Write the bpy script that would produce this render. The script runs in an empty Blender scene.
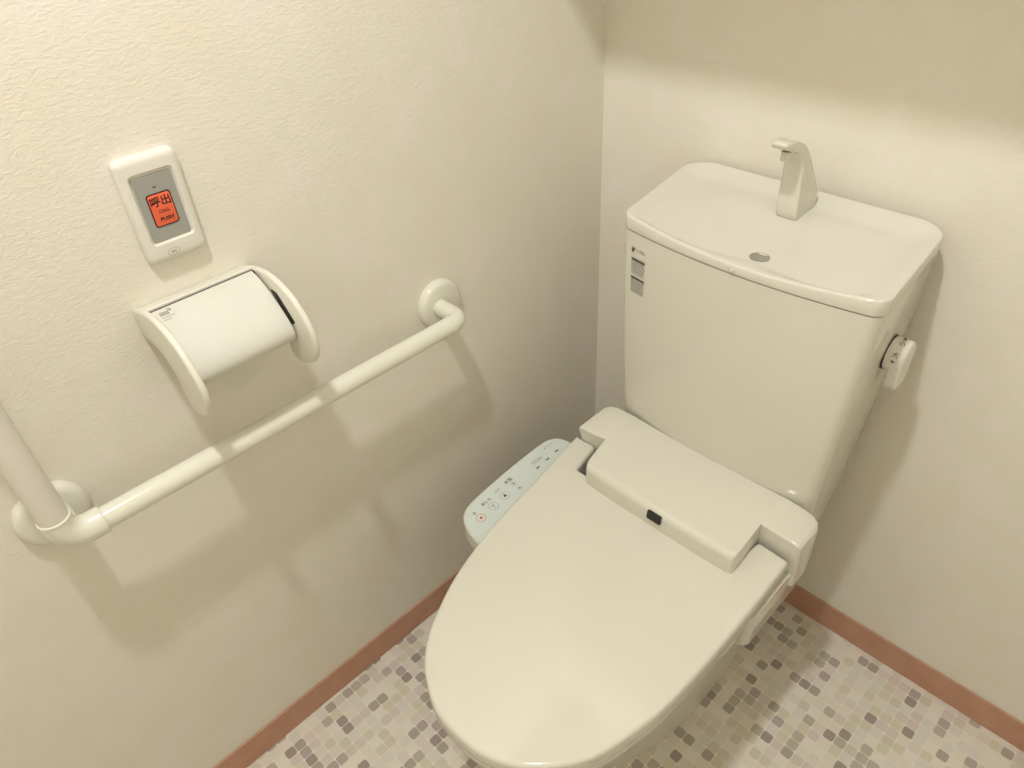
import bpy, bmesh, math, random
from mathutils import Vector, Matrix, Quaternion

random.seed(4)
SC = bpy.context.scene
COL = SC.collection

# ------------------------------------------------------------------ camera
cam_data = bpy.data.cameras.new('camera')
cam = bpy.data.objects.new('camera', cam_data)
COL.objects.link(cam)
cr = Vector((0.70456628, 0.7077724, -0.05142557))
cu = Vector((-0.4082644, 0.46355412, 0.78640813))
cd = Vector((-0.5804365, 0.53308143, -0.61556288))
cm = Matrix((cr, cu, -cd)).transposed().to_4x4()
cm.translation = Vector((0.808596, -1.000728, 1.31598))
cam.matrix_world = cm
cam_data.sensor_width = 36.0
cam_data.lens = 716.5 / 1024 * 36
cam_data.clip_start = 0.01
SC.camera = cam

# ------------------------------------------------------------------ light
world = bpy.data.worlds.new('world')
SC.world = world
world.use_nodes = True
world.node_tree.nodes['Background'].inputs[0].default_value = (1.0, 0.9, 0.75, 1)
world.node_tree.nodes['Background'].inputs[1].default_value = 0.05

LAMP = Vector((0.49, -0.99, 2.28))
ld = bpy.data.lights.new('ceiling_bulb', 'SPOT')
ld.energy = 51.0
ld.color = (0.985, 0.985, 1.0)
ld.shadow_soft_size = 0.042
ld.spot_size = math.radians(165)
ld.spot_blend = 0.35
lo = bpy.data.objects.new('ceiling_bulb', ld)
lo.location = LAMP
COL.objects.link(lo)

SC.view_settings.view_transform = 'Standard'
SC.view_settings.look = 'None'
SC.view_settings.exposure = 0.0
SC.view_settings.gamma = 1.0
SC.view_settings.use_curve_mapping = False

# ------------------------------------------------------------------ materials
def new_mat(name, col=(0.8, 0.8, 0.8), rough=0.5, coat=0.0, metal=0.0, spec=0.5):
    m = bpy.data.materials.new(name)
    m.use_nodes = True
    b = m.node_tree.nodes['Principled BSDF']
    b.inputs['Base Color'].default_value = (*col, 1)
    b.inputs['Roughness'].default_value = rough
    b.inputs['Metallic'].default_value = metal
    b.inputs['Coat Weight'].default_value = coat
    b.inputs['Coat Roughness'].default_value = 0.06
    b.inputs['Specular IOR Level'].default_value = spec
    return m

def mottle(m, col_a, col_b, scale=30.0, bump=0.0, bscale=200.0, coord='Object', dist=0.001):
    nt = m.node_tree
    b = nt.nodes['Principled BSDF']
    tc = nt.nodes.new('ShaderNodeTexCoord')
    n = nt.nodes.new('ShaderNodeTexNoise')
    n.inputs['Scale'].default_value = scale
    n.inputs['Detail'].default_value = 4
    nt.links.new(tc.outputs[coord], n.inputs['Vector'])
    r = nt.nodes.new('ShaderNodeValToRGB')
    r.color_ramp.elements[0].position = 0.35
    r.color_ramp.elements[1].position = 0.65
    r.color_ramp.elements[0].color = (*col_a, 1)
    r.color_ramp.elements[1].color = (*col_b, 1)
    nt.links.new(n.outputs['Fac'], r.inputs['Fac'])
    nt.links.new(r.outputs['Color'], b.inputs['Base Color'])
    if bump:
        n2 = nt.nodes.new('ShaderNodeTexNoise')
        n2.inputs['Scale'].default_value = bscale
        n2.inputs['Detail'].default_value = 3
        nt.links.new(tc.outputs[coord], n2.inputs['Vector'])
        bp = nt.nodes.new('ShaderNodeBump')
        bp.inputs['Strength'].default_value = bump
        bp.inputs['Distance'].default_value = dist
        nt.links.new(n2.outputs['Fac'], bp.inputs['Height'])
        nt.links.new(bp.outputs['Normal'], b.inputs['Normal'])
    return r

def vary(name, col, amount, **k):
    """near-uniform procedural material"""
    m = new_mat(name, col, **k)
    a = tuple(c * (1 - amount) for c in col)
    c2 = tuple(min(1, c * (1 + amount)) for c in col)
    mottle(m, a, c2, scale=9.0)
    return m

M = {}
M['porcelain'] = vary('ivory_porcelain', (0.745, 0.725, 0.625), 0.006, rough=0.10, spec=0.5)
M['plastic'] = vary('ivory_gloss_plastic', (0.73, 0.71, 0.605), 0.006, rough=0.09, spec=0.5)
M['satin'] = vary('satin_white_plastic', (0.80, 0.775, 0.69), 0.008, rough=0.38)
M['rail'] = vary('cream_rail_coating', (0.80, 0.79, 0.67), 0.008, rough=0.20)
M['vrail'] = vary('satin_grip_coating', (0.78, 0.74, 0.66), 0.02, rough=0.6, spec=0.3)
M['panel'] = vary('pale_blue_grey_sheet', (0.70, 0.76, 0.71), 0.008, rough=0.35)
M['holder'] = vary('cream_holder_plastic', (0.76, 0.735, 0.63), 0.008, rough=0.3)
M['cover'] = vary('white_coated_cover', (0.69, 0.685, 0.60), 0.006, rough=0.33)
M['dark'] = vary('black_ring_and_gap_shade', (0.03, 0.028, 0.022), 0.05, rough=0.5)  # hub ring; also painted shade in the holder's gap and slot
M['sensor'] = vary('black_sensor_window', (0.012, 0.010, 0.010), 0.05, rough=0.12)
M['ink'] = vary('grey_print', (0.10, 0.10, 0.09), 0.05, rough=0.6)
M['softink'] = vary('pale_print', (0.33, 0.33, 0.30), 0.05, rough=0.6)
M['red'] = vary('red_print', (0.60, 0.06, 0.04), 0.05, rough=0.5)
M['blackink'] = vary('dark_red_print', (0.05, 0.012, 0.01), 0.05, rough=0.5)
M['grey'] = vary('grey_face_sheet', (0.36, 0.36, 0.32), 0.02, rough=0.5)
M['orange'] = vary('orange_button', (0.90, 0.155, 0.065), 0.04, rough=0.45)
M['midgrey'] = vary('grey_plastic', (0.30, 0.30, 0.28), 0.04, rough=0.35)
M['hingem'] = vary('dark_hinge_plastic', (0.12, 0.115, 0.10), 0.03, rough=0.4)
M['drainm'] = vary('drain_plastic', (0.34, 0.32, 0.26), 0.03, rough=0.35)

# wallpaper: cream paper, pale cloudy tints and a pressed grain
def wallpaper():
    m = new_mat('cream_wallpaper', (0.8, 0.75, 0.66), rough=0.72, spec=0.25)
    nt = m.node_tree
    b = nt.nodes['Principled BSDF']
    tc = nt.nodes.new('ShaderNodeTexCoord')
    n = nt.nodes.new('ShaderNodeTexNoise')
    n.inputs['Scale'].default_value = 11.0
    n.inputs['Detail'].default_value = 5
    n.inputs['Roughness'].default_value = 0.62
    nt.links.new(tc.outputs['Object'], n.inputs['Vector'])
    r = nt.nodes.new('ShaderNodeValToRGB')
    e = r.color_ramp.elements
    e[0].position = 0.36; e[0].color = (0.845, 0.78, 0.665, 1)
    e[1].position = 0.64; e[1].color = (0.86, 0.805, 0.72, 1)
    k = e.new(0.49); k.color = (0.835, 0.80, 0.68, 1)
    nt.links.new(n.outputs['Fac'], r.inputs['Fac'])
    nt.links.new(r.outputs['Color'], b.inputs['Base Color'])
    mp = nt.nodes.new('ShaderNodeMapping')
    mp.inputs['Scale'].default_value = (130, 130, 280)
    nt.links.new(tc.outputs['Object'], mp.inputs['Vector'])
    n2 = nt.nodes.new('ShaderNodeTexNoise')
    n2.inputs['Scale'].default_value = 1.0
    n2.inputs['Detail'].default_value = 4
    n2.inputs['Distortion'].default_value = 0.8
    nt.links.new(mp.outputs['Vector'], n2.inputs['Vector'])
    bp = nt.nodes.new('ShaderNodeBump')
    bp.inputs['Strength'].default_value = 0.7
    bp.inputs['Distance'].default_value = 0.001
    nt.links.new(n2.outputs['Fac'], bp.inputs['Height'])
    nt.links.new(bp.outputs['Normal'], b.inputs['Normal'])
    return m
M['wall'] = wallpaper()

# vinyl floor printed with small rounded mosaic squares
def mosaic():
    m = new_mat('mosaic_vinyl', (0.7, 0.66, 0.55), rough=0.42, spec=0.35)
    nt = m.node_tree
    N, L = nt.nodes, nt.links
    b = N['Principled BSDF']
    tc = N.new('ShaderNodeTexCoord')
    sep = N.new('ShaderNodeSeparateXYZ')
    L.new(tc.outputs['Object'], sep.inputs[0])
    def math_(op, a, bb=None, v=None):
        q = N.new('ShaderNodeMath'); q.operation = op
        if isinstance(a, (int, float)): q.inputs[0].default_value = a
        else: L.new(a, q.inputs[0])
        if bb is not None:
            if isinstance(bb, (int, float)): q.inputs[1].default_value = bb
            else: L.new(bb, q.inputs[1])
        return q.outputs[0]
    PX, PY = 0.0195, 0.0199
    cells, fr = [], []
    for ax, p, c0 in (('X', PX, 0.1163), ('Y', PY, -0.702)):
        u = math_('ADD', math_('DIVIDE', math_('SUBTRACT', sep.outputs[ax], c0), p), 100.5)
        cells.append(math_('FLOOR', u))
        fr.append(math_('ABSOLUTE', math_('SUBTRACT', math_('FRACT', u), 0.5)))
    cv = N.new('ShaderNodeCombineXYZ')
    L.new(cells[0], cv.inputs[0]); L.new(cells[1], cv.inputs[1])
    wn = N.new('ShaderNodeTexWhiteNoise'); wn.noise_dimensions = '3D'
    L.new(cv.outputs[0], wn.inputs['Vector'])
    r = N.new('ShaderNodeValToRGB'); r.color_ramp.interpolation = 'CONSTANT'
    cols = [(0.00, (0.798, 0.739, 0.625)), (0.14, (0.764, 0.683, 0.602)), (0.26, (0.707, 0.661, 0.519)),
            (0.36, (0.821, 0.773, 0.673)), (0.50, (0.684, 0.627, 0.519)), (0.58, (0.718, 0.627, 0.566)),
            (0.66, (0.752, 0.717, 0.637)), (0.79, (0.456, 0.403, 0.342)), (0.84, (0.490, 0.414, 0.389)),
            (0.89, (0.388, 0.325, 0.283)), (0.93, (0.536, 0.482, 0.401))]
    el = r.color_ramp.elements
    el[0].position = 0.0; el[0].color = (*cols[0][1], 1)
    el[1].position = cols[1][0]; el[1].color = (*cols[1][1], 1)
    for p, c in cols[2:]:
        q = el.new(p); q.color = (*c, 1)
    L.new(wn.outputs['Value'], r.inputs['Fac'])
    # rounded-square mask (superellipse)
    s = math_('ADD', math_('POWER', math_('DIVIDE', fr[0], 0.475), 5.0), math_('POWER', math_('DIVIDE', fr[1], 0.475), 5.0))
    mask = N.new('ShaderNodeMapRange')
    mask.inputs['From Min'].default_value = 0.75; mask.inputs['From Max'].default_value = 1.15
    mask.inputs['To Min'].default_value = 1.0; mask.inputs['To Max'].default_value = 0.0
    L.new(s, mask.inputs['Value'])
    mx = N.new('ShaderNodeMix'); mx.data_type = 'RGBA'
    mx.inputs[6].default_value = (0.82, 0.78, 0.68, 1)
    L.new(mask.outputs[0], mx.inputs[0])
    L.new(r.outputs['Color'], mx.inputs[7])
    L.new(mx.outputs[2], b.inputs['Base Color'])
    bp = N.new('ShaderNodeBump')
    bp.inputs['Strength'].default_value = 0.25; bp.inputs['Distance'].default_value = 0.0005
    L.new(mask.outputs[0], bp.inputs['Height'])
    L.new(bp.outputs['Normal'], b.inputs['Normal'])
    return m
M['floor'] = mosaic()
mb = new_mat('terracotta_vinyl_skirting', (0.42, 0.22, 0.14), rough=0.55, spec=0.3)
mottle(mb, (0.53, 0.295, 0.20), (0.58, 0.33, 0.23), scale=25)
M['base'] = mb
M['ceiling'] = vary('ceiling_paper', (0.85, 0.83, 0.77), 0.01, rough=0.8)
M['wood'] = vary('pale_door_laminate', (0.78, 0.72, 0.62), 0.05, rough=0.45)
M['metal'] = vary('brushed_metal', (0.6, 0.6, 0.58), 0.03, rough=0.3, metal=1.0)
lampm = new_mat('lamp_glass', (0.9, 0.88, 0.8), 0.4)
bb_ = lampm.node_tree.nodes['Principled BSDF']
bb_.inputs['Emission Color'].default_value = (1, 0.87, 0.66, 1)
bb_.inputs['Emission Strength'].default_value = 1.0
M['lampglass'] = lampm
gm = new_mat('clear_bead', (0.95, 0.95, 0.9), 0.05)
gm.node_tree.nodes['Principled BSDF'].inputs['Transmission Weight'].default_value = 0.5
M['bead'] = gm

# ------------------------------------------------------------------ helpers
def link(name, bm, mat, parent=None, smooth=True, bevel=0.0, segs=3, angle=35, sub=0, wn=True):
    bmesh.ops.remove_doubles(bm, verts=bm.verts, dist=1e-6)
    bmesh.ops.recalc_face_normals(bm, faces=bm.faces)
    me = bpy.data.meshes.new(name)
    bm.to_mesh(me); bm.free()
    o = bpy.data.objects.new(name, me)
    COL.objects.link(o)
    me.materials.append(M[mat] if isinstance(mat, str) else mat)
    if smooth:
        me.polygons.foreach_set('use_smooth', [True] * len(me.polygons))
        me.set_sharp_from_angle(angle=math.radians(angle if not bevel else 60))
    if bevel:
        b = o.modifiers.new('bevel', 'BEVEL')
        b.width = bevel; b.segments = segs; b.limit_method = 'ANGLE'
        b.angle_limit = math.radians(35); b.harden_normals = False
        if wn:
            w = o.modifiers.new('weighted', 'WEIGHTED_NORMAL'); w.keep_sharp = True
    if parent is not None:
        o.parent = parent
        pw = parent
        off = Vector((0, 0, 0))
        while pw is not None:
            off = off + pw.location
            pw = pw.parent
        o.matrix_parent_inverse = Matrix.Identity(4)
        # meshes are built in room coordinates: shift data so the part sits right
        me.transform(Matrix.Translation(-off))
    return o

def thing(name, label, cat, loc, group=None):
    o = bpy.data.objects.new(name, None)
    o.empty_display_size = 0.05
    COL.objects.link(o)
    o.location = loc
    o['label'] = label; o['category'] = cat
    if group: o['group'] = group
    return o

def box(x0, x1, y0, y1, z0, z1, bm=None):
    bm = bm or bmesh.new()
    v = [bm.verts.new((x, y, z)) for x in (x0, x1) for y in (y0, y1) for z in (z0, z1)]
    for f in ((0, 1, 3, 2), (4, 6, 7, 5), (0, 4, 5, 1), (2, 3, 7, 6), (0, 2, 6, 4), (1, 5, 7, 3)):
        bm.faces.new([v[i] for i in f])
    return bm

def loft(rings, cap0=True, cap1=True, bm=None, closed=False):
    bm = bm or bmesh.new()
    R = [[bm.verts.new(p) for p in r] for r in rings]
    n = len(R[0])
    pairs = list(zip(R, R[1:]))
    if closed: pairs.append((R[-1], R[0]))
    for a, b in pairs:
        for i in range(n):
            j = (i + 1) % n
            bm.faces.new((a[i], a[j], b[j], b[i]))
    if not closed:
        if cap0: bm.faces.new(R[0])
        if cap1: bm.faces.new(R[-1])
    return bm

def round_poly(pts, rad, seg=6):
    """2-D polygon with rounded corners"""
    out = []
    n = len(pts)
    for i in range(n):
        p = Vector(pts[i]); a = Vector(pts[i - 1]); b = Vector(pts[(i + 1) % n])
        r = rad[i] if isinstance(rad, (list, tuple)) else rad
        u = (a - p); v = (b - p)
        lu, lv = u.length, v.length
        u.normalize(); v.normalize()
        cosang = max(-1, min(1, u.dot(v)))
        ang = math.acos(cosang)
        if r <= 0 or ang > math.pi - 0.02:
            out += [tuple(p)] * 1 if r <= 0 else [tuple(p)]
            continue
        t = min(r / math.tan(ang / 2), lu * 0.48, lv * 0.48)
        rr = t * math.tan(ang / 2)
        bis = (u + v).normalized()
        c = p + bis * (rr / math.sin(ang / 2))
        s = (p + u * t) - c; e = (p + v * t) - c
        a0 = math.atan2(s.y, s.x); a1 = math.atan2(e.y, e.x)
        d = a1 - a0
        while d > math.pi: d -= 2 * math.pi
        while d < -math.pi: d += 2 * math.pi
        for k in range(seg + 1):
            th = a0 + d * k / seg
            out.append((c.x + rr * math.cos(th), c.y + rr * math.sin(th)))
    return out

def catmull(pts, n=6, closed=True):
    out = []
    m = len(pts)
    rng = range(m) if closed else range(m - 1)
    for i in rng:
        if closed:
            p0, p1, p2, p3 = (Vector(pts[(i + k - 1) % m]) for k in range(4))
        else:
            p0 = Vector(pts[max(i - 1, 0)]); p1 = Vector(pts[i]); p2 = Vector(pts[i + 1]); p3 = Vector(pts[min(i + 2, m - 1)])
        for k in range(n):
            t = k / n
            out.append(tuple(0.5 * ((2 * p1) + (-p0 + p2) * t + (2 * p0 - 5 * p1 + 4 * p2 - p3) * t * t + (-p0 + 3 * p1 - 3 * p2 + p3) * t ** 3)))
    if not closed: out.append(tuple(pts[-1]))
    return out

def prism(outline, place, d0, d1, bm=None):
    """outline 2-D, place(u,v,d)->3-D"""
    return loft([[place(u, v, d0) for u, v in outline], [place(u, v, d1) for u, v in outline]], bm=bm)

def tube(path, rad, seg=28, bm=None, caps=True):
    bm = bm or bmesh.new()
    P = [Vector(p) for p in path]
    T = []
    for i in range(len(P)):
        a = P[max(i - 1, 0)]; b = P[min(i + 1, len(P) - 1)]
        T.append((b - a).normalized())
    up = Vector((0, 0, 1)) if abs(T[0].z) < 0.9 else Vector((1, 0, 0))
    nrm = (up - T[0] * up.dot(T[0])).normalized()
    rings = []
    for i, p in enumerate(P):
        if i:
            q = T[i - 1].rotation_difference(T[i])
            nrm = q @ nrm
            nrm = (nrm - T[i] * nrm.dot(T[i])).normalized()
        bi = T[i].cross(nrm)
        r = rad[i] if isinstance(rad, (list, tuple)) else rad
        rings.append([p + nrm * (r * math.cos(2 * math.pi * k / seg)) + bi * (r * math.sin(2 * math.pi * k / seg)) for k in range(seg)])
    return loft(rings, caps, caps, bm=bm)

def bend(a, c, b, r, n=10):
    """points from a to b turning at corner c with radius r"""
    a, c, b = Vector(a), Vector(c), Vector(b)
    u = (a - c).normalized(); v = (b - c).normalized()
    ang = u.angle(v)
    t = r / math.tan(ang / 2)
    s = c + u * t; e = c + v * t
    cen = c + (u + v).normalized() * (r / math.sin(ang / 2))
    out = [a]
    for k in range(n + 1):
        w = k / n
        d = (s - cen).normalized().slerp((e - cen).normalized(), w) if True else None
        out.append(cen + d * r)
    out.append(b)
    return out

def lathe(prof, origin, axis, seg=40, bm=None):
    """prof: list of (radius, height along axis)"""
    q = Vector((0, 0, 1)).rotation_difference(Vector(axis))
    o = Vector(origin)
    rings = []
    for r, h in prof:
        rings.append([o + q @ Vector((r * math.cos(2 * math.pi * k / seg), r * math.sin(2 * math.pi * k / seg), h)) for k in range(seg)])
    return loft(rings, bm=bm)

def frame(o, right, up):
    """returns place(u,v,d) in a plane with normal right x up"""
    o = Vector(o); r = Vector(right).normalized(); u = Vector(up).normalized(); n = r.cross(u).normalized()
    return lambda a, b, d=0.0: o + r * a + u * b + n * d

def text_bm(body, size, place, thick=0.0, align='CENTER', bm=None, sx=1.0, bold=0.0):
    cu_ = bpy.data.curves.new('writing', 'FONT')
    cu_.body = body; cu_.size = size; cu_.align_x = align; cu_.align_y = 'CENTER'
    cu_.resolution_u = 2
    cu_.offset = bold
    ob = bpy.data.objects.new('writing', cu_)
    COL.objects.link(ob)
    dg = bpy.context.evaluated_depsgraph_get()
    me = bpy.data.meshes.new_from_object(ob.evaluated_get(dg))
    bm = bm or bmesh.new()
    vs = [bm.verts.new(place(v.co.x * sx, v.co.y, thick)) for v in me.vertices]
    for p in me.polygons:
        try: bm.faces.new([vs[i] for i in p.vertices])
        except ValueError: pass
    bpy.data.objects.remove(ob); bpy.data.curves.remove(cu_); bpy.data.meshes.remove(me)
    return bm

def print_obj(name, bm, mat, parent):
    o = link(name, bm, mat, parent, smooth=False)
    return o

def flat_ring(cx, cy, r0, r1, place, d, bm=None, seg=32):
    bm = bm or bmesh.new()
    a = [bm.verts.new(place(cx + r0 * math.cos(2 * math.pi * k / seg), cy + r0 * math.sin(2 * math.pi * k / seg), d)) for k in range(seg)]
    b = [bm.verts.new(place(cx + r1 * math.cos(2 * math.pi * k / seg), cy + r1 * math.sin(2 * math.pi * k / seg), d)) for k in range(seg)]
    for k in range(seg):
        j = (k + 1) % seg
        bm.faces.new((a[k], a[j], b[j], b[k]))
    return bm

def flat_poly(pts, place, d, bm=None):
    bm = bm or bmesh.new()
    bm.faces.new([bm.verts.new(place(u, v, d)) for u, v in pts])
    return bm

def flat_rect(u0, u1, v0, v1, place, d, bm=None):
    return flat_poly([(u0, v0), (u1, v0), (u1, v1), (u0, v1)], place, d, bm)

# ------------------------------------------------------------------ the room
RX, RY, RZ = 1.25, -1.80, 2.32
T = 0.06
def struct(name, bm, mat, **k):
    o = link(name, bm, mat, smooth=False, **k)
    o['kind'] = 'structure'
    return o
struct('floor', box(-T, RX + T, RY - T, T, -T, 0), 'floor')
struct('wall_left', box(-T, 0, RY, T, 0, RZ), 'wall')
struct('wall_back', box(0, RX, 0, T, 0, RZ), 'wall')
struct('wall_right', box(RX, RX + T, RY, T, 0, RZ), 'wall')
# front wall with a doorway behind the camera
DX0, DX1, DZ = 0.30, 1.05, 2.0
bmf = box(-T, DX0, RY - T, RY, 0, RZ)
box(DX1, RX + T, RY - T, RY, 0, RZ, bmf)
box(DX0, DX1, RY - T, RY, DZ, RZ, bmf)
struct('wall_front', bmf, 'wall')
struct('ceiling', box(-T, RX + T, RY - T, T, RZ, RZ + T), 'ceiling')
door = struct('door_1', box(DX0 + 0.004, DX1 - 0.004, RY - 0.045, RY - 0.008, 0.004, DZ - 0.004), 'wood')
hb = tube(bend((0.37, RY - 0.008, 0.98), (0.37, RY + 0.05, 0.98), (0.48, RY + 0.05, 0.98), 0.015), 0.008)
lathe([(0.024, 0), (0.024, 0.006), (0.0, 0.0065)], (0.37, RY - 0.008, 0.98), (0, 1, 0), bm=hb)
link('door_handle', hb, 'metal', door)
BH, BT = 0.0648, 0.004
def baseboard(name, x0, x1, y0, y1):
    struct(name, box(x0, x1, y0, y1, 0, BH), 'base', bevel=0.0012, segs=2)
baseboard('baseboard_left', 0, BT, RY, 0)
baseboard('baseboard_back', BT, RX - BT, -BT, 0)
baseboard('baseboard_right', RX - BT, RX, RY, 0)
baseboard('baseboard_front', BT, DX0, RY, RY + BT)

# ceiling lamp (above the frame)
t = thing('ceiling_lamp', 'round ceiling lamp with a shallow white rim above the toilet room', 'ceiling lamp', (LAMP.x, LAMP.y, RZ))
link('rim', lathe([(0.078, 0), (0.092, 0), (0.094, -0.003), (0.088, -0.006), (0.076, -0.004), (0.070, 0.0)], (LAMP.x, LAMP.y, RZ), (0, 0, 1)), 'satin', t)
link('reflector', lathe([(0.0, -0.0005), (0.074, -0.0005), (0.074, -0.0025), (0.0, -0.003)], (LAMP.x, LAMP.y, RZ), (0, 0, 1)), 'metal', t)
link('diffuser', lathe([(0.0, -0.0025), (0.03, -0.0025), (0.028, -0.012), (0.018, -0.020), (0.0, -0.024)], (LAMP.x, LAMP.y, RZ), (0, 0, 1)), 'lampglass', t)

# shelf cabinet across the back wall, above the frame
CZ0, CD = 1.378, 0.30
t = thing('wall_cabinet', 'white hanging wall cabinet across the back wall above the tank', 'cabinet', (0.5, -CD / 2, CZ0))
link('body', box(0.001, 0.96, -CD + 0.018, -0.001, CZ0, 1.95), 'satin', t, bevel=0.002)
for a, b in ((0.002, 0.479), (0.482, 0.959)):
    dd = link('door', box(a, b, -CD, -CD + 0.0175, CZ0 + 0.001, 1.949), 'satin', t, bevel=0.002)
    xk = b - 0.04 if a < 0.1 else a + 0.04
    link('knob', lathe([(0.006, 0), (0.006, 0.01), (0.011, 0.014), (0.011, 0.02), (0.0, 0.022)], (xk, -CD, CZ0 + 0.06), (0, -1, 0)), 'metal', dd)

# ------------------------------------------------------------------ toilet
CX = 0.410
toilet = thing('toilet', 'ivory toilet with closed lid, washing seat and hand-wash tank by the back wall', 'toilet', (CX, -0.4, 0))

# bowl + pedestal
def egg(cx, yb, yf, wb, wf, z, n=48, p=2.4):
    """ring: back y=yb, front y=yf, half width wb"""
    ym = yb + (yf - yb) * 0.45
    out = []
    for k in range(n):
        a = 2 * math.pi * k / n
        c, s = math.cos(a), math.sin(a)
        if s >= 0:
            e = 2 / 4.0
            x = math.copysign(abs(c) ** e, c) * wb; y = ym + (yb - ym) * abs(s) ** e
        else:
            e = 2 / 2.1
            x = math.copysign(abs(c) ** e, c) * wb; y = ym + (yf - ym) * abs(s) ** e
        out.append((cx + x, y, z))
    return out
rings = [egg(CX, -0.10, -0.56, 0.112, 0, 0.0), egg(CX, -0.10, -0.56, 0.112, 0, 0.02), egg(CX, -0.10, -0.565, 0.110, 0, 0.12),
         egg(CX, -0.09, -0.60, 0.118, 0, 0.20), egg(CX, -0.07, -0.665, 0.145, 0, 0.28), egg(CX, -0.05, -0.715, 0.168, 0, 0.335),
         egg(CX, -0.05, -0.735, 0.176, 0, 0.36), egg(CX, -0.05, -0.735, 0.176, 0, 0.378), egg(CX, -0.055, -0.73, 0.172, 0, 0.383),
         egg(CX, -0.28, -0.68, 0.125, 0, 0.383), egg(CX, -0.30, -0.665, 0.115, 0, 0.36), egg(CX, -0.33, -0.60, 0.08, 0, 0.25), egg(CX, -0.36, -0.50, 0.04, 0, 0.2)]
link('bowl', loft(rings), 'porcelain', toilet, angle=60)

# tank body: rounded rectangle rings, front bulging
def tank_ring(xl, xr, xlb, xrb, yf, yb, z, bulge=0.016, rf=0.014, rb=0.02, nf=14, skew=0.0):
    """ordered front-left -> front -> front-right -> back-right -> back-left"""
    pts = []
    base = [(xl, yf), (xr, yf - 0.004), (xrb, yb - skew), (xlb, yb)]
    rp = round_poly(base, [rf, rf, rb, rb], 5)   # 6 pts per corner
    fl, fr, br, bl = rp[0:6], rp[6:12], rp[12:18], rp[18:24]
    out = list(fl)
    a, b = Vector(fl[-1]), Vector(fr[0])
    for k in range(1, nf):
        p = a.lerp(b, k / nf); out.append((p.x, p.y))
    out += fr + br + bl
    xc, hw = (xl + xr) / 2, (xr - xl) / 2
    res = []
    for x, y in out:
        if y < yf + 0.02:
            u = max(-1, min(1, (x - xc) / hw))
            y -= bulge * (1 - u * u)
        res.append((x, y, z))
    return res
ZS = 0.8455
body = [tank_ring(0.2245, 0.574, 0.224, 0.556, -0.186, -0.014, 0.36),
        tank_ring(0.2245, 0.579, 0.221, 0.564, -0.198, -0.014, 0.45),
        tank_ring(0.2240, 0.585, 0.216, 0.570, -0.209, -0.014, 0.55),
        tank_ring(0.2235, 0.590, 0.211, 0.577, -0.216, -0.014, 0.65),
        tank_ring(0.2230, 0.5960, 0.206, 0.584, -0.221, -0.014, 0.75, bulge=0.017),
        tank_ring(0.2225, 0.6005, 0.200, 0.587, -0.2235, -0.014, ZS - 0.0008, bulge=0.0182)]
link('tank', loft(body), 'porcelain', toilet, angle=50)
def tank_front(x, z):
    """y of the tank's front face"""
    zs = [0.36, 0.45, 0.55, 0.65, 0.75, 0.8435]; ys = [-0.186, -0.198, -0.209, -0.216, -0.221, -0.224]
    for i in range(5):
        if z <= zs[i + 1] or i == 4:
            w = (z - zs[i]) / (zs[i + 1] - zs[i]); y = ys[i] + (ys[i + 1] - ys[i]) * w; break
    u = (x - 0.41) / 0.187
    return y - 0.0182 * (1 - u * u) - 0.004 * (x - 0.228) / 0.367

# tank lid with its hand-wash basin
def lid_ring(off, z):
    return tank_ring(0.224 + off, 0.6035 - off, 0.193 + off, 0.590 - off, -0.2275 + off, -0.0065 - off, z, bulge=0.026 * (1 - off * 3), rf=0.015, rb=0.034, nf=14, skew=0.013) if False else tank_ring(0.2225 + off, 0.6025 - off, 0.1945 + off, 0.590 - off, -0.2245 + off, -0.0065 - off, z, bulge=0.0190, rf=0.015, rb=0.034, nf=14, skew=0.013)
def rimz(x, y):
    u = (x - 0.41) / 0.19
    w = max(0.0, 1 - u * u)
    fr = max(0.0, min(1.0, (-0.12 - y) / 0.11))
    bk = max(0.0, min(1.0, (y + 0.16) / 0.14))
    return 0.8690 - 0.0095 * w * fr + 0.0175 * bk * (0.45 + 0.55 * w)
lid_out = [lid_ring(0.0022, ZS), lid_ring(0.0006, ZS + 0.0008), lid_ring(0.0, ZS + 0.003)]
for off, dz in ((0.0, -0.0024), (0.0004, -0.0010), (0.0012, -0.0003), (0.0026, 0.0)):
    rr = lid_ring(off, 0)
    lid_out.append([(x, y, rimz(x, y) + dz) for x, y, _ in rr])
DRX, DRY = 0.4270, -0.1985
rr = lid_ring(0.0026, 0)
NB = 26
def basin(x, y, d, rim):
    w = min(1.0, d / 0.040)
    w = w * w * (3 - 2 * w)
    far = min(1.0, math.hypot(x - DRX, (y - DRY)) / 0.16)
    depth = max(0.004, rim - 0.8550)
    low = rim - depth * (1 - 0.45 * far * far)
    return rim * (1 - w) + low * w
for i in range(1, NB + 1):
    t_ = (i / NB) ** 1.15
    ring = []
    for x, y, _ in rr:
        L_ = math.hypot(x - DRX, y - DRY)
        stop = 0.0135
        dd_ = (L_ - stop) * t_
        k = (L_ - dd_) / L_
        a0 = math.atan2(y - DRY, x - DRX)
        xx, yy = DRX + (x - DRX) * k, DRY + (y - DRY) * k
        ring.append((xx, yy, basin(xx, yy, dd_, rimz(x, y) * (1 - t_) + rimz(xx, yy) * t_)))
    lid_out.append(ring)
last = lid_out[-1]
zl = sum(p[2] for p in last) / len(last)
lid_out[-1] = last = [(x, y, zl) for x, y, z in last]
lid_out.append([(DRX + (x - DRX) * 0.92, DRY + (y - DRY) * 0.92, zl - 0.0008) for x, y, _ in last])
lid_out.append([(DRX + (x - DRX) * 0.86, DRY + (y - DRY) * 0.86, zl - 0.0040) for x, y, _ in last])
ZDR = zl
link('tank_lid', loft(lid_out, cap0=True, cap1=True), 'porcelain', toilet, angle=50)
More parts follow.
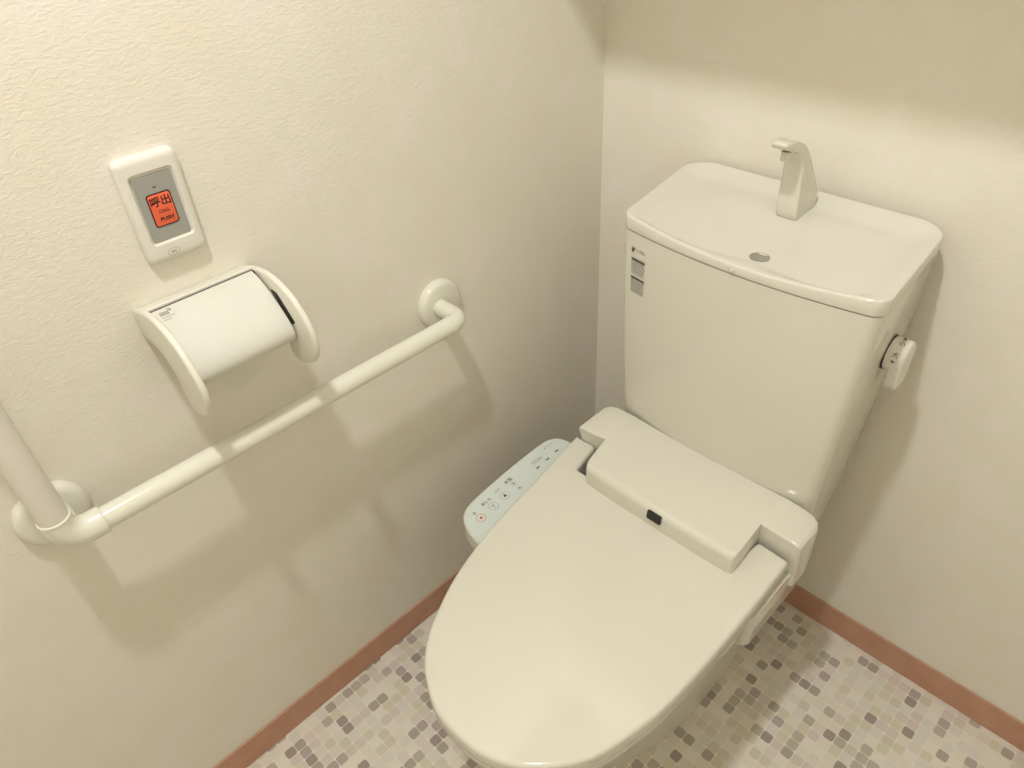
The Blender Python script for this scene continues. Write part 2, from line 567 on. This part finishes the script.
link('drain', lathe([(0.0, 0), (0.0128, 0), (0.0128, 0.0044), (0.0118, 0.0046), (0.0112, 0.0034), (0.0, 0.0030)], (DRX, DRY, ZDR - 0.0042), (0, 0, 1), seg=32), 'drainm', toilet)
# clear bead on the lid's front edge
yb_ = -0.248
link('bead', lathe([(0.0, 0), (0.0042, 0), (0.0040, 0.002), (0.0025, 0.0036), (0.0, 0.0042)], (0.4150, -0.2440, 0.8510), (0, -1, 0.1), seg=20), 'bead', toilet)

# faucet: a leaf-shaped spout leaning over the basin
prof = catmull([(-0.150, 0.986), (-0.128, 0.984), (-0.104, 0.973), (-0.084, 0.955), (-0.062, 0.928), (-0.044, 0.902), (-0.032, 0.880),
        (-0.040, 0.862), (-0.066, 0.860), (-0.090, 0.862), (-0.097, 0.880), (-0.098, 0.905), (-0.100, 0.930), (-0.104, 0.952), (-0.120, 0.967), (-0.147, 0.977)], 3)
def fz(z): return max(0.0, min(1.0, (z - 0.87) / 0.11))
bm = bmesh.new()
P1, P2 = 0.388, 0.419
rings = []
for s, x in ((0.86, P1), (0.95, P1 + 0.0015), (1.0, P1 + 0.006), (1.0, P2 - 0.006), (0.95, P2 - 0.0015), (0.86, P2)):
    ring = []
    cy, cz = -0.085, 0.92
    for y, z in prof:
        k = s
        w = 1 - 0.18 * fz(z)
        xx = 0.4035 + (x - 0.4035) * w
        if s != 1.0:
            yy = cy + (y - cy) * k; zz = cz + (z - cz) * (1 - (1 - s) * 0.3)
        else: yy, zz = y, z
        ring.append((xx, yy, zz))
    rings.append(ring)
fa = link('faucet', loft(rings), 'plastic', toilet, angle=45)
link('spout_tip', tube([(0.4035, -0.128, 0.969), (0.4035, -0.128, 0.957)], 0.0062, seg=20), 'plastic', fa, bevel=0.001, segs=2)

# flush lever on the right side of the tank
hub_o = (0.5915, -0.112, 0.734)
lv = link('flush_lever', lathe([(0.0, 0), (0.0235, 0), (0.0235, 0.019), (0.0225, 0.0225), (0.020, 0.024), (0.0, 0.0245)], hub_o, (1, 0, 0), seg=36), 'satin', toilet, angle=50)
link('hub_ring', lathe([(0.0, 0), (0.0245, 0), (0.0245, 0.004), (0.0, 0.0045)], (0.5880, -0.112, 0.734), (1, 0, 0), seg=36), 'dark', lv)
blade = round_poly([(-0.1345, 0.735), (-0.131, 0.687), (-0.095, 0.687), (-0.0895, 0.735)], [0.006, 0.012, 0.012, 0.006], 5)
link('blade', prism(blade, lambda u, v, d: (d, u, v), 0.5985, 0.6155), 'satin', lv, bevel=0.003, segs=3)
# marks on the hub's rim facing front and up
for ang, marks in ((108, 's'), (152, 'b')):
    a = math.radians(ang)   # measured from +y towards +z
    n_ = Vector((0, math.cos(a), math.sin(a)))
    o_ = Vector((0.6035, hub_o[1], hub_o[2])) + n_ * 0.02375
    tdir = Vector((0, -math.sin(a), math.cos(a)))
    pl = frame(o_, (1, 0, 0), tdir if Vector((1, 0, 0)).cross(tdir).dot(n_) > 0 else -tdir)
    bm = text_bm('小' if marks == 's' else '大', 0.0085, pl, 0.0003)
    sgn = 1 if (pl(0, 1) - pl(0, 0)).y > 0 else -1
    v0 = sgn * (0.0085 if marks == 's' else -0.0085)
    flat_poly([(-0.0028, v0 - 0.001), (0.0028, v0 - 0.001), (0, v0 + 0.0028)] if v0 > 0 else [(-0.0028, v0 + 0.001), (0, v0 - 0.0028), (0.0028, v0 + 0.001)], pl, 0.0003, bm)
    print_obj('mark', bm, 'ink', lv)

# printed sticker on the tank front
def tf(x, z): return Vector((x, tank_front(x, z) - 0.0006, z))
def label_place(u, v, d=0.0):
    x = 0.2445 + u * 1.2; z = 0.822 - v * 1.05
    return Vector((x, tank_front(x, z) - 0.0010 - d, z))
bm = bmesh.new()
for u0, u1, v0, v1 in ((0.0, 0.0225, 0.0155, 0.0195), (0.0, 0.0225, 0.0450, 0.0485)):
    bm = flat_rect(u0, u1, -v1, -v0, lambda a, b, d: label_place(a, -b, d), 0)
    print_obj('label_heading', bm, 'ink', toilet)
rnd = random.Random(3)
lines_ = [0.0215 + 0.0028 * k for k in range(7)] + [0.0505 + 0.0026 * k for k in range(8)]
bm = bmesh.new()
for v in lines_:
    u = 0.0
    while u < 0.021:
        w = rnd.uniform(0.0015, 0.004)
        flat_rect(u, min(u + w, 0.0225), -v - 0.0014, -v, lambda a, b, d: label_place(a, -b, d), 0, bm)
        u += w + rnd.uniform(0.0006, 0.0014)
print_obj('label_lines', bm, 'softink', toilet)
bm = text_bm('LIXIL', 0.0070, lambda a, b, d=0: label_place(a, -b, d), 0.0, align='LEFT', bm=None)
bmesh.ops.translate(bm, vec=(0.0085, 0, -0.003), verts=bm.verts)
flat_poly([(0.0, -0.0065), (0.0025, -0.0065), (0.0055, 0.0005), (0.0035, 0.0008), (0.0015, -0.003), (0.0015, 0.0005), (0.0, 0.0005)], lambda a, b, d: label_place(a, -b, d), 0, bm)
print_obj('label_logo', bm, 'ink', toilet)

# washing unit behind the lid
def inset(poly, d):
    """offset polygon inward by d (ccw or cw handled)"""
    n = len(poly); A = sum(poly[i][0] * poly[(i + 1) % n][1] - poly[(i + 1) % n][0] * poly[i][1] for i in range(n))
    sg = 1 if A > 0 else -1
    out = []
    for i in range(n):
        a, b, c = Vector(poly[i - 1]), Vector(poly[i]), Vector(poly[(i + 1) % n])
        e1 = (b - a); e2 = (c - b)
        n1 = Vector((-e1.y, e1.x)) * sg; n2 = Vector((-e2.y, e2.x)) * sg
        if n1.length < 1e-9: n1 = n2.copy()
        if n2.length < 1e-9: n2 = n1.copy()
        n1.normalize(); n2.normalize()
        m_ = (n1 + n2)
        m_ = m_ / max(0.3, m_.length_squared / 2) if m_.length > 1e-6 else n1
        m_ = m_ * 1.0
        out.append(tuple(b + m_ * d * (1.0)))
    return out
ZU = 0.500
def unit_section(x, yb, yf, r, zt, yfb, z0=0.405):
    """back bottom -> back top -> front top -> front bottom"""
    out = [(x, yb, z0), (x, yb, zt - 0.03)]
    rb_ = min(0.006, abs(yf - yb) * 0.3)
    for k in range(5):
        a = math.radians(90 * k / 4)
        out.append((x, yb - rb_ + rb_ * math.cos(a), zt - rb_ + rb_ * math.sin(a)))
    out.append((x, (yb * 0.6 + yf * 0.4), zt))
    for k in range(9):
        a = math.radians(90 * k / 8)
        out.append((x, yf + r - r * math.sin(a), zt - r + r * math.cos(a)))
    out.append((x, yfb, 0.455)); out.append((x, yfb, z0))
    return out
YB = -0.214
ear, earb = -0.300, -0.289
def plain(q): return unit_section(*q)
def hump(k, yf, r):
    """k: 0 left .. 1 right; side walls slant with the notches"""
    xb, xf = 0.2618 + k * (0.5402 - 0.2618), 0.2765 + k * (0.5490 - 0.2765)
    pts = unit_section(0, YB - 0.004 * math.sin(math.pi * k), yf, r, ZU, yf)
    out = []
    for _, y, z in pts:
        w = max(0.0, min(1.0, (-0.290 - y) / 0.076))
        out.append((xb + (xf - xb) * w, y, z))
    return out
rings = [plain(q) for q in (
    (0.2060, YB - 0.028, ear + 0.008, .003, ZU - 0.009, earb + 0.006), (0.2065, YB - 0.020, ear + 0.002, .004, ZU - 0.0045, earb + 0.001), (0.209, YB - 0.013, ear, .004, ZU - 0.0015, earb),
    (0.215, YB - 0.006, ear, .004, ZU, earb), (0.228, YB - 0.001, ear + .001, .004, ZU, earb), (0.258, YB, -0.2955, .003, ZU, earb), (0.2615, YB, -0.2955, .003, ZU, -0.2945))]
rings += [hump(k, yf, r) for k, yf, r in ((0.0, -0.356, .008), (0.003, -0.3610, .009), (0.012, -0.3650, .010), (0.03, -0.3665, .011), (0.2, -0.368, .012), (0.5, -0.3685, .012), (0.8, -0.368, .012),
    (0.97, -0.3665, .011), (0.988, -0.3650, .010), (0.997, -0.3610, .009), (1.0, -0.356, .008))]
rings += [plain(q) for q in ((0.5432, YB, -0.2860, .003, ZU, -0.284), (0.5475, YB, -0.2860, .004, ZU, -0.281),
    (0.575, YB - 0.002, -0.287, .004, ZU, -0.281), (0.592, YB - 0.006, -0.288, .004, ZU, -0.282), (0.6015, YB - 0.013, -0.288, .004, ZU - 0.0015, -0.282), (0.6055, YB - 0.020, -0.286, .004, ZU - 0.005, -0.281), (0.6070, YB - 0.026, -0.282, .003, ZU - 0.011, -0.278))]
link('washing_unit', loft(rings), 'plastic', toilet, angle=32)
# lower skirt of the unit
plan2 = [(0.216, -0.20), (0.6005, -0.20), (0.6010, -0.388), (0.214, -0.388)]
p2 = round_poly(plan2, [0.02, 0.02, 0.012, 0.012], 5)
rings = [[(CX + (x - CX) * 0.97, y + 0.004, 0.352) for x, y in p2], [(x, y, 0.362) for x, y in p2], [(x, y, 0.410) for x, y in p2], [(x, y, 0.4315 - 0.0047 * max(0, (-0.30 - y) / 0.09)) for x, y in p2]]
link('unit_skirt', loft(rings), 'plastic', toilet, angle=45)
# dark hinge seen in the gap left of the unit
link('hinge', tube([(0.234, -0.330, 0.438), (0.263, -0.330, 0.438)], 0.013, seg=20), 'hingem', toilet)
link('hinge_bracket', box(0.234, 0.268, -0.349, -0.298, 0.408, 0.4425), 'hingem', toilet, bevel=0.002, segs=2)
# little dark sensor window on the rolled front edge
pl = frame((0.4165, -0.3685, 0.4860), (1, 0, 0.0), (0, 0.18, 0.98))
win = round_poly([(-0.0125, -0.0078), (0.0125, -0.0078), (0.0125, 0.0078), (-0.0125, 0.0078)], 0.0022, 4)
link('sensor_window', prism(win, pl, -0.006, 0.0026), 'sensor', toilet, smooth=True, bevel=0.0006, segs=2)

# control arm on the left
arm = [(0.174, -0.280), (0.140, -0.287), (0.128, -0.315), (0.132, -0.375), (0.137, -0.440), (0.143, -0.504), (0.166, -0.538), (0.215, -0.556), (0.26, -0.556), (0.26, -0.28)]
ar = catmull([(0.186, -0.277), (0.162, -0.278), (0.143, -0.285), (0.1325, -0.303), (0.1305, -0.335), (0.133, -0.400), (0.138, -0.465), (0.1425, -0.500), (0.150, -0.522), (0.167, -0.538), (0.195, -0.548), (0.225, -0.553)], 5, closed=False) + [(0.26, -0.553), (0.26, -0.28)]
ZA = 0.4225
arm_ob = link('control_arm', prism(ar, lambda u, v, d: (u, v, d), ZA - 0.034, ZA), 'plastic', toilet, bevel=0.0025, segs=3)
arp = inset(ar, 0.0035)
sheet = link('control_sheet', prism(arp, lambda u, v, d: (u, v, d), ZA - 0.001, ZA + 0.0004), 'panel', arm_ob)
ap = frame((0, 0, ZA + 0.0007), (0, 1, 0), (-1, 0, 0))      # u = y, v = -x
def A(x, y): return (y, -x)
CTRL = None
def circ(x, y, r, mat, w=0.0007):
    print_obj('button', flat_ring(y, -x, r - w, r, ap, 0.0), mat, sheet)
CIR = [(0.1808, -0.5122), (0.1775, -0.4806), (0.1739, -0.4510)]
for i, (x, y) in enumerate(CIR):
    circ(x, y, 0.0088, 'red' if i == 0 else 'softink')
def disc(x, y, r, mat, nm='mark'):
    print_obj(nm, flat_poly([(y + r * math.cos(a * math.pi / 8), -x + r * math.sin(a * math.pi / 8)) for a in range(16)], ap, 0.0001), mat, sheet)
disc(*CIR[0], 0.0024, 'red')
x, y = CIR[1]
bm = flat_rect(y - 0.0004, y + 0.0004, -x - 0.005, -x + 0.003, ap, 0.0001)
flat_poly([(y - 0.005, -x + 0.0005), (y, -x + 0.004), (y + 0.005, -x + 0.0005), (y, -x + 0.003)], ap, 0.0001, bm)
print_obj('mark', bm, 'ink', sheet)
x, y = CIR[2]
bm = flat_poly([(y - 0.0038, -x - 0.003), (y + 0.003, -x - 0.003), (y + 0.0005, -x + 0.005)], ap, 0.0001)
print_obj('mark', bm, 'ink', sheet)
def ptext(s, x, y, size, mat='ink'):
    bm = text_bm(s, size, lambda a, b, d=0: ap(y + a, -x + b, 0.0001), bold=0.00015)
    print_obj('writing', bm, mat, sheet)
ptext('止', 0.1654, -0.5131, 0.0065)
ptext('おしり', 0.1619, -0.4822, 0.0072)
ptext('ビデ', 0.1576, -0.4524, 0.0062, 'softink')
ptext('水勢', 0.1545, -0.4235, 0.0085)
for x, y in ((0.1657, -0.4217), (0.1805, -0.4215)):
    print_obj('button', flat_ring(y, -x, 0.0042, 0.0047, ap, 0.0), 'softink', sheet)
    disc(x, y, 0.0018, 'ink')
# small indicator marks and unreadably fine print further back
for x, y in ((0.1699, -0.3652), (0.1677, -0.3384), (0.1655, -0.3120)):
    print_obj('indicator', flat_rect(y - 0.0042, y + 0.0042, -x - 0.0014, -x + 0.0014, ap, 0.0001), 'ink', sheet)
for k in range(3):
    bm = bmesh.new()
    u = -0.366
    while u < -0.340:
        w = rnd.uniform(0.001, 0.003)
        flat_rect(u, u + w, -0.1595 + 0.0026 * k, -0.1582 + 0.0026 * k, ap, 0.0001, bm); u += w + 0.0012
    print_obj('fine_print', bm, 'softink', sheet)
bm = bmesh.new()
u = -0.318
while u < -0.300:
    w = rnd.uniform(0.001, 0.0025)
    flat_rect(u, u + w, -0.1452, -0.1440, ap, 0.0001, bm); u += w + 0.001
print_obj('fine_print', bm, 'softink', sheet)
disc(0.1452, -0.3215, 0.0014, 'ink')

# seat ring and lid
lid_pts = [(0.196, -0.2925), (0.1975, -0.310), (0.205, -0.365), (0.214, -0.432), (0.222, -0.500), (0.233, -0.562), (0.252, -0.630), (0.279, -0.690),
           (0.303, -0.727), (0.333, -0.754), (0.381, -0.777), (0.431, -0.780), (0.471, -0.773), (0.506, -0.756), (0.540, -0.725),
           (0.567, -0.684), (0.585, -0.622), (0.5935, -0.568), (0.5975, -0.486), (0.5985, -0.392), (0.5965, -0.292)]
curve = catmull(lid_pts, 5, closed=False)
notch = [(0.5465, -0.288), (0.5375, -0.353), (0.249, -0.351), (0.2385, -0.291)]
nr = round_poly(notch + [(0.196, -0.291), (0.30, -0.6), (0.5965, -0.292)], [0.0080, 0.006, 0.004, 0.0080, 0, 0, 0], 4)[:20]
outline = curve + nr
outline = [outline[0]] + [q for p, q in zip(outline, outline[1:]) if (Vector(p) - Vector(q)).length > 1e-5]
def lz(y): return 0.4655 - 0.0255 * ((-0.29 - y) / 0.49)
levels = [(0.0, -0.027), (0.0, -0.008)]
rings = [[(x, y, lz(y) - 0.027) for x, y in inset(outline, 0.001)], [(x, y, lz(y) - 0.025) for x, y in outline], [(x, y, lz(y) - 0.007) for x, y in outline]]
for a in (20, 40, 60, 78, 90):
    q = math.radians(a); r_ = 0.006
    rings.append([(x, y, lz(y) - r_ * 0.95 + r_ * math.sin(q)) for x, y in inset(outline, r_ * (1 - math.cos(q)))])
link('lid', loft(rings), 'plastic', toilet, angle=40)
ring_o = [(CX + (x - CX) * 1.0, y) for x, y in curve]
ring_o = inset(ring_o + [(0.545, -0.30), (0.25, -0.30)], 0.003)
def sz(y): return lz(y) - 0.0285
cen = Vector((0.415, -0.53))
inn = []
for x, y in ring_o:
    a = math.atan2((y - cen.y) / 0.15, (x - cen.x) / 0.105)
    inn.append((cen.x + 0.105 * math.cos(a), cen.y + 0.15 * math.sin(a)))
rings = [[(x, y, sz(y) - 0.020) for x, y in inset(ring_o, 0.003)], [(x, y, sz(y) - 0.016) for x, y in ring_o], [(x, y, sz(y) - 0.003) for x, y in ring_o], [(x, y, sz(y)) for x, y in inset(ring_o, 0.003)],
         [(x, y, sz(y) - 0.006) for x, y in inn], [(x, y, sz(y) - 0.018) for x, y in inn]]
link('seat', loft(rings, closed=True), 'plastic', toilet, angle=50)

# ------------------------------------------------------------------ L-shaped grab bar on the left wall
AX, AZ, VY = 0.066, 0.714, -1.006
gb = thing('grab_bar', 'cream L-shaped grab bar with round wall flanges below the paper holder', 'grab bar', (0, VY, AZ))
def flange(y, z, r, nm='flange'):
    return link(nm, lathe([(0.0, 0), (r, 0), (r, 0.004), (r * 0.97, 0.009), (r * 0.90, 0.0125), (r * 0.80, 0.014), (0.016, 0.0145), (0.0, 0.0145)], (0, y, z), (1, 0, 0), seg=48), 'rail', gb, angle=50)
flange(-0.4085, AZ, 0.0415)
flange(-1.004, AZ - 0.006, 0.041)
link('horizontal_rail', tube(bend((0.010, -0.4155, AZ), (AX, -0.4155, AZ), (AX, -0.966, AZ), 0.021, 12), 0.0140, seg=32), 'rail', gb)
link('collar', tube([(AX, -0.4225 - 0.016, AZ), (AX, -0.4225 - 0.018, AZ)], 0.01445, seg=32), 'rail', gb)
elb = tube(bend((AX, -0.9665, AZ), (AX, VY, AZ), (AX, VY, AZ + 0.0345), 0.026, 12), 0.0168, seg=32)
tube([(0.010, -1.000, AZ - 0.002), (AX - 0.008, -1.000, AZ + 0.003)], 0.0150, seg=32, bm=elb)
el = link('elbow', elb, 'rail', gb, angle=60)
# lips where the bars enter the elbow
def lip(c, axis, r, w=0.0016, nm='lip'):
    pts = []
    c = Vector(c); q = Vector((0, 0, 1)).rotation_difference(Vector(axis))
    prof_ = [(r + w * math.cos(k * math.pi / 4), w * math.sin(k * math.pi / 4)) for k in range(8)]
    rings = []
    for k in range(40):
        a = 2 * math.pi * k / 40
        rings.append([c + q @ Vector((pr * math.cos(a), pr * math.sin(a), ph)) for pr, ph in prof_])
    return link(nm, loft(rings, closed=True), 'rail', el)
lip((AX, VY, AZ + 0.0345), (0, 0, 1), 0.0160)
lip((AX, -0.9665, AZ), (0, 1, 0), 0.0157, 0.0014)
vt = 1.40
link('vertical_rail', tube(bend((AX, VY, AZ + 0.032), (AX, VY, vt), (0.010, VY, vt), 0.03, 12), 0.0158, seg=32), 'vrail', gb)
flange(VY, vt, 0.040)

# ------------------------------------------------------------------ emergency call button
cb = thing('call_button', 'cream wall plate with an orange emergency call button above the paper holder', 'call button', (0, -0.7655, 1.008))
cpl = frame((0, -0.7655, 1.008), (0, 1, 0), (0, 0, 1))      # u = y, v = z, d = x
def rrect(u0, u1, v0, v1, r, seg=5): return round_poly([(u0, v0), (u1, v0), (u1, v1), (u0, v1)], r, seg)
PW, PH = 0.0345, 0.0580
o_ = rrect(-PW, PW, -0.0605, PH, 0.009)
w_ = rrect(-0.0245, 0.0245, -0.0395, 0.0405, 0.005)
def pr(ps, d): return [cpl(u, v, d) for u, v in ps]
ins = lambda k: inset(o_, k)
rings = [pr(ins(0.0008), 0.0), pr(o_, 0.002), pr(ins(0.0004), 0.006), pr(ins(0.0015), 0.009), pr(ins(0.004), 0.0112), pr(ins(0.008), 0.0118),
         pr(w_, 0.0118), pr(inset(w_, 0.0015), 0.0098), pr(inset(w_, 0.0022), 0.0086)]
link('wall_plate', loft(rings), 'satin', cb, angle=45)
gs = rrect(-0.0215, 0.0215, -0.0360, 0.0362, 0.0022)
face = link('face_sheet', loft([pr(gs, 0.0080), pr(gs, 0.0096), pr(inset(gs, 0.0006), 0.0102)]), 'grey', cb, angle=40)
bo = rrect(-0.0134, 0.0134, -0.0210, 0.0160, 0.0032)
link('button_border', loft([pr(bo, 0.0100), pr(bo, 0.0106)]), 'blackink', face)
bi = rrect(-0.0120, 0.0120, -0.0196, 0.0146, 0.0022)
btn = link('button', loft([pr(bi, 0.0100), pr(bi, 0.0112), pr(inset(bi, 0.0005), 0.0115)]), 'orange', cb, angle=40)
def ctext(s, u, v, size, sx=1.0, bold=0.0, mat='blackink'):
    print_obj('writing', text_bm(s, size, lambda a, b, d=0: cpl(u + a, v + b, 0.01165), sx=sx, bold=bold), mat, btn)
ctext('呼出', 0.0, 0.0062, 0.0118, bold=0.00028)
ctext('CALL', 0.0005, -0.0042, 0.0048, sx=1.05, bold=0.00010)
ctext('PUSH', 0.0010, -0.0130, 0.0054, sx=1.15, bold=0.00022)
print_obj('indicator', flat_rect(-0.0025, 0.0012, 0.0215, 0.0232, cpl, 0.01035), 'ink', face)
bm = bmesh.new()
for (ra, rb, d) in ((0.0056, 0.0060, 0.0),):
    a = [bm.verts.new(cpl(-0.005 + ra * 1.15 * math.cos(2 * math.pi * k / 28), -0.0510 + ra * 0.72 * math.sin(2 * math.pi * k / 28), 0.01195)) for k in range(28)]
    b = [bm.verts.new(cpl(-0.005 + rb * 1.15 * math.cos(2 * math.pi * k / 28), -0.0510 + rb * 0.72 * math.sin(2 * math.pi * k / 28), 0.01195)) for k in range(28)]
    for k in range(28):
        j = (k + 1) % 28; bm.faces.new((a[k], a[j], b[j], b[k]))
for u in (-0.0076, -0.0056, -0.0036):
    flat_rect(u, u + 0.0012, -0.0525, -0.0495, cpl, 0.01195, bm)
print_obj('emblem', bm, 'softink', cb)

# ------------------------------------------------------------------ toilet paper holder
YL, YR = -0.8345, -0.6900
TH = 0.0080
ph = thing('paper_holder', 'cream wall-mounted toilet paper holder with curved white cover and side arms', 'paper holder', (0, (YL + YR) / 2, 0.86))
armp = [(0.0, 0.901), (0.02, 0.9085), (0.045, 0.914), (0.070, 0.915), (0.095, 0.909), (0.117, 0.897), (0.134, 0.878), (0.1425, 0.858),
        (0.1415, 0.838), (0.131, 0.820), (0.116, 0.809), (0.102, 0.804), (0.090, 0.801), (0.078, 0.803)]
armi = [(0.0735, 0.814), (0.0740, 0.828), (0.0705, 0.842), (0.0610, 0.855), (0.0480, 0.863), (0.0240, 0.866), (0.0, 0.866)]
arm2 = catmull(armp, 4, closed=False) + catmull(armi, 4, closed=False)
for ya, yb, dz_ in ((YL, YL + TH, 0.003), (YR - TH, YR, 0.0)):
    rg = []
    steps = []
    r_ = 0.0033
    for a in (0, 25, 50, 72, 90):
        q = math.radians(a); steps.append((r_ * (1 - math.sin(q)), r_ * (1 - math.cos(q))))
    # outer side first
    for ins_, dy in [(r_ * (1 - math.sin(math.radians(a))), r_ * (1 - math.cos(math.radians(a)))) for a in (0, 25, 50, 72, 90)]:
        pp = inset(arm2, ins_)
        rg.append([(max(0.0, u), ya + dy, v + dz_) for u, v in pp])
    for ins_, dy in [(r_ * (1 - math.sin(math.radians(a))), r_ * (1 - math.cos(math.radians(a)))) for a in (90, 72, 50, 25, 0)]:
        pp = inset(arm2, ins_)
        rg.append([(max(0.0, u), yb - dy, v + dz_) for u, v in pp])
    link('side_arm', loft(rg), 'holder', ph, angle=60)
# top bar along the wall
bar = round_poly([(0.0, 0.858), (0.010, 0.858), (0.0290, 0.900), (0.0290, 0.9130), (0.0, 0.9035)], [0, 0.003, 0.004, 0.0025, 0.003], 4)
link('top_bar', prism(bar, lambda u, v, d: (u, d, v), YL + TH - 0.003, YR - TH + 0.003), 'holder', ph, bevel=0.0006, segs=2)
# curved cover
cvp = catmull([(0.0348, 0.9105), (0.050, 0.9060), (0.070, 0.8950), (0.089, 0.880), (0.1025, 0.866), (0.1080, 0.853), (0.1045, 0.842), (0.0960, 0.837)], 5, closed=False)
def thick(path, w):
    out = []
    for i, p in enumerate(path):
        a = Vector(path[max(i - 1, 0)]); b = Vector(path[min(i + 1, len(path) - 1)])
        t_ = (b - a).normalized(); n_ = Vector((-t_.y, t_.x))
        out.append(tuple(Vector(p) - n_ * -w))
    return out
inner = thick(cvp, -0.0016)
cvo = cvp + inner[::-1]
YC0, YC1 = YL + TH + 0.0012, YR - TH - 0.0030
cv = link('cover', prism(cvo, lambda u, v, d: (u, d, v), YC0, YC1), 'cover', ph, angle=30, bevel=0.0004, segs=2)
link('cover_gap_shade', box(0.022, 0.0365, YL + TH - 0.001, YR - TH + 0.001, 0.900, 0.9085), 'dark', ph, smooth=False)  # black strip painting the shade between top bar and cover
# spindle between the arms, and a black plate painting the right slot's inner shade
link('spindle', tube([(0.072, YL + TH - 0.003, 0.848), (0.072, YR - TH + 0.003, 0.848)], 0.009, seg=24), 'satin', ph)
sl = round_poly([(0.066, 0.897), (0.082, 0.896), (0.110, 0.866), (0.096, 0.858)], 0.002, 3)
link('slot_shade_plate', prism(sl, lambda u, v, d: (u, d, v), YR - TH - 0.0004, YR - TH + 0.002), 'dark', ph)
# print on the cover: a small grey pictogram and two fine lines
def cov(u, v, d=0.0):
    """u along y from the left end, v distance down the cover"""
    L_ = 0; i = 0
    while i < len(cvp) - 2:
        seg_ = (Vector(cvp[i + 1]) - Vector(cvp[i])).length
        if L_ + seg_ > v: break
        L_ += seg_; i += 1
    a, b = Vector(cvp[i]), Vector(cvp[i + 1])
    t_ = (b - a).normalized(); p = a + t_ * (v - L_)
    n_ = Vector((-t_.y, t_.x))
    if n_.y < 0: n_ = -n_
    p = p + n_ * (0.0003 + d)
    return Vector((p.x, YC0 + u, p.y))
bm = bmesh.new()
for k in range(4):
    flat_rect(0.0065 + 0.0026 * k, 0.0085 + 0.0026 * k, 0.0065, 0.0125, lambda a, b, d: cov(a, b, d), 0, bm)
flat_poly([(0.0155, 0.0045), (0.0195, 0.0040), (0.0205, 0.0075), (0.0185, 0.0095), (0.0175, 0.0065)], lambda a, b, d: cov(a, b, d), 0, bm)
print_obj('pictogram', bm, 'midgrey', cv)
for v, u1 in ((0.0150, 0.021), (0.0185, 0.015)):
    bm = bmesh.new()
    u = 0.0065
    while u < u1:
        w = rnd.uniform(0.001, 0.002)
        flat_rect(u, u + w, v, v + 0.0012, lambda a, b, d: cov(a, b, d), 0, bm); u += w + 0.0006
    print_obj('fine_print', bm, 'softink', cv)
